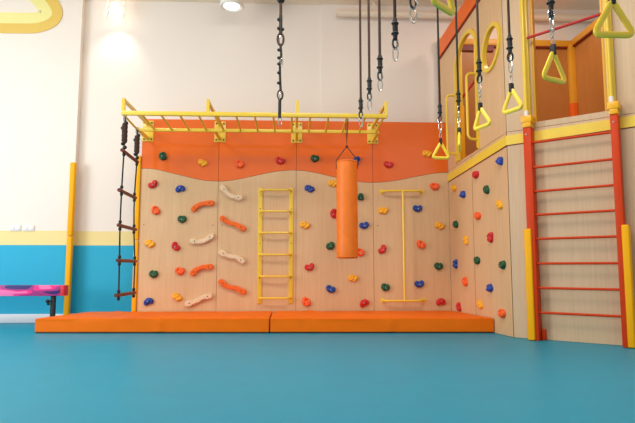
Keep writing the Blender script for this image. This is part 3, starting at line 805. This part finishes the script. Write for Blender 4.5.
# orange wall bars ladder on the front
L = thing('climbing_ladder', 'orange-red wall-bar ladder with yellow foam pads on the tower front', 'ladder', (ORG2[0], ORG2[1], 0), ANG2)
for k, (s0, s1, p0_, p1_) in enumerate(((.258, .352, .225, .312), (1.235, 1.315, 1.29, 1.365))):
    b = nb(); box(b, s0, s1, -.16, -.016, .002, 2.62, .006); link('rail', b, 'red', L)
    b = nb(); box(b, p0_, p1_, -.185, -.05, .004, 1.35, .016, 3); link('foam_pad', b, 'pad', L)
    b = nb(); box(b, s0 - .02, s1 + .02, -.18, -.016, 2.68, 2.765, .008); box(b, s0 - .005, s1 + .005, -.172, -.016, 2.62, 2.69, .006); link('rail_clamp', b, 'clamp', L)
    b = nb(); tube(b, [(s0 + .035, -.158, 2.53), (s0 + .035, -.166, 2.53)], .012, 8); link('bolt', b, 'steel', L)
for z in (.335, .63, .925, 1.225, 1.52, 1.81, 2.11, 2.425):
    b = nb(); tube(b, [(.345, -.11, z), (1.24, -.11, z)], .0155, 10); link('rung', b, 'red', L)
b = nb(); box(b, .357, .40, -.06, -.001, .002, .13, .005); link('foot_block', b, 'red', L)

# tower interior
iy = 9.17
ia0 = (2.652, 4.791); ic = (4.926, 4.779); ie = (5.496, 5.271)
XI = ic[0]; ZI = ic[1]
def wlink(name, bm, m):
    bm.transform(Matrix.Translation(-TO)); return link(name, bm, m, tw)
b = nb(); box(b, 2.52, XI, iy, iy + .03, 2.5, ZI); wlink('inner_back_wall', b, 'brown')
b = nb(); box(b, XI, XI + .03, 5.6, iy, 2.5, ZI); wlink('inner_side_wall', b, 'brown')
b = nb(); box(b, 2.52, XI, iy - .05, iy + .03, ZI - .03, ZI + .08, .004); box(b, XI - .05, XI + .03, 5.6, iy, ZI - .03, ZI + .08, .004); wlink('inner_top_trim', b, 'amber')
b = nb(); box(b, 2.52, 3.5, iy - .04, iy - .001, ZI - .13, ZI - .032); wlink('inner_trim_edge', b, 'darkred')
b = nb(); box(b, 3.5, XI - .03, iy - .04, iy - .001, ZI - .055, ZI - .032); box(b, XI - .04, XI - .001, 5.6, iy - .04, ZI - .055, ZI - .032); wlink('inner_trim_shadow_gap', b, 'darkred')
b = nb(); box(b, XI - .1, XI, iy - .1, iy, 2.6, ZI + .0, .006); wlink('inner_corner_post', b, 'amber')
b = nb(); box(b, XI - .115, XI - .0, iy - .115, iy - .0, 2.6, 3.72, .02); wlink('inner_post_pad', b, 'griporange')
# deck follows the plan of the tower
b = nb()
plan = [(ORG1[0] + .06, 9.15), (ORG1[0] + .03, 8.8), (ORG2[0] + .03, ORG2[1] + .02), (ORG2[0] + .95, ORG2[1] - .72), (XI, ORG2[1] - .72), (XI, 9.15)]
vs = [b.verts.new((x, y, 2.5)) for x, y in plan]; f = b.faces.new(vs)
r = bmesh.ops.extrude_face_region(b, geom=[f])
for g in r['geom']:
    if isinstance(g, bmesh.types.BMVert): g.co.z = 2.58
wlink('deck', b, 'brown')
px_, pz_ = (2.679, 3.229)
b = nb(); box(b, px_ - .04, px_ + .04, 8.46, 8.54, 2.58, 4.4, .01); wlink('inner_post', b, 'yellow')
b = nb(); box(b, px_ - .055, px_ + .055, 8.445, 8.555, 2.58, 3.45, .02); wlink('inner_post_pad', b, 'clamp')
ra, rb = (2.713, 3.591), (2.877, 3.847)
b = nb(); tube(b, [(ra[0], 8.5, ra[1]), (rb[0], 8.1, rb[1])], .02, 8); wlink('inner_red_bar', b, 'rope_red')

# ------------------------------------------------------------ lights
def area(name, loc, size, power, col, rot, sy=None):
    l = bpy.data.lights.new(name, 'AREA'); l.energy = power; l.size = size; l.color = col
    if sy: l.shape = 'RECTANGLE'; l.size_y = sy
    o = bpy.data.objects.new(name, l); C.objects.link(o); o.location = loc; o.rotation_euler = rot; return o
area('unseen_ceiling_light', (.6, 4.2, 5.42), 3.0, 185, (1, .93, .86), (math.radians(8), 0, 0), 1.6)
area('unseen_ceiling_light', (4.6, 3.0, 5.42), 1.6, 30, (1, .88, .76), (math.radians(8), 0, 0), 1.2)
area('unseen_ceiling_light', (-4.6, 5.0, 5.42), 2.0, 130, (1, .98, .96), (math.radians(10), 0, 0), 1.2)
area('unseen_ceiling_light', (3.7, 7.9, 5.42), .8, 24, (1, .9, .78), (0, 0, 0), .5)  # unseen fill light added over the open tower to brighten its interior
area('window_daylight', (-8.5, 3.5, 2.6), 4, 310, (.93, .965, 1), (0, math.radians(-90), math.radians(25)), 3)
sp = bpy.data.lights.new('spotlight_lamp', 'SPOT'); sp.energy = 12; sp.spot_size = 1.6; sp.spot_blend = .8; sp.color = (1, .93, .8); sp.shadow_soft_size = .05
o = bpy.data.objects.new('spotlight_lamp', sp); C.objects.link(o); o.location = (sl[0], 8.9, sl[1] - .2); o.rotation_euler = (math.radians(35), 0, math.radians(5))

w = bpy.data.worlds.new('world'); bpy.context.scene.world = w; w.use_nodes = True
bg = w.node_tree.nodes['Background']; bg.inputs[0].default_value = (1, .955, .91, 1); bg.inputs[1].default_value = .62

# ------------------------------------------------------------ camera
cd = bpy.data.cameras.new('camera'); cam = bpy.data.objects.new('camera', cd); C.objects.link(cam)
cam.location = (0, 0, .87); cam.rotation_euler = (PI / 2 + math.radians(5.87), 0, -math.radians(2.6))
cd.sensor_width = 36; cd.lens = 550 / 635 * 36; cd.clip_start = .05
sc = bpy.context.scene; sc.camera = cam
sc.view_settings.view_transform = 'Standard'; sc.view_settings.look = 'None'
sc.view_settings.exposure = .16; sc.view_settings.gamma = 1; sc.view_settings.use_curve_mapping = False
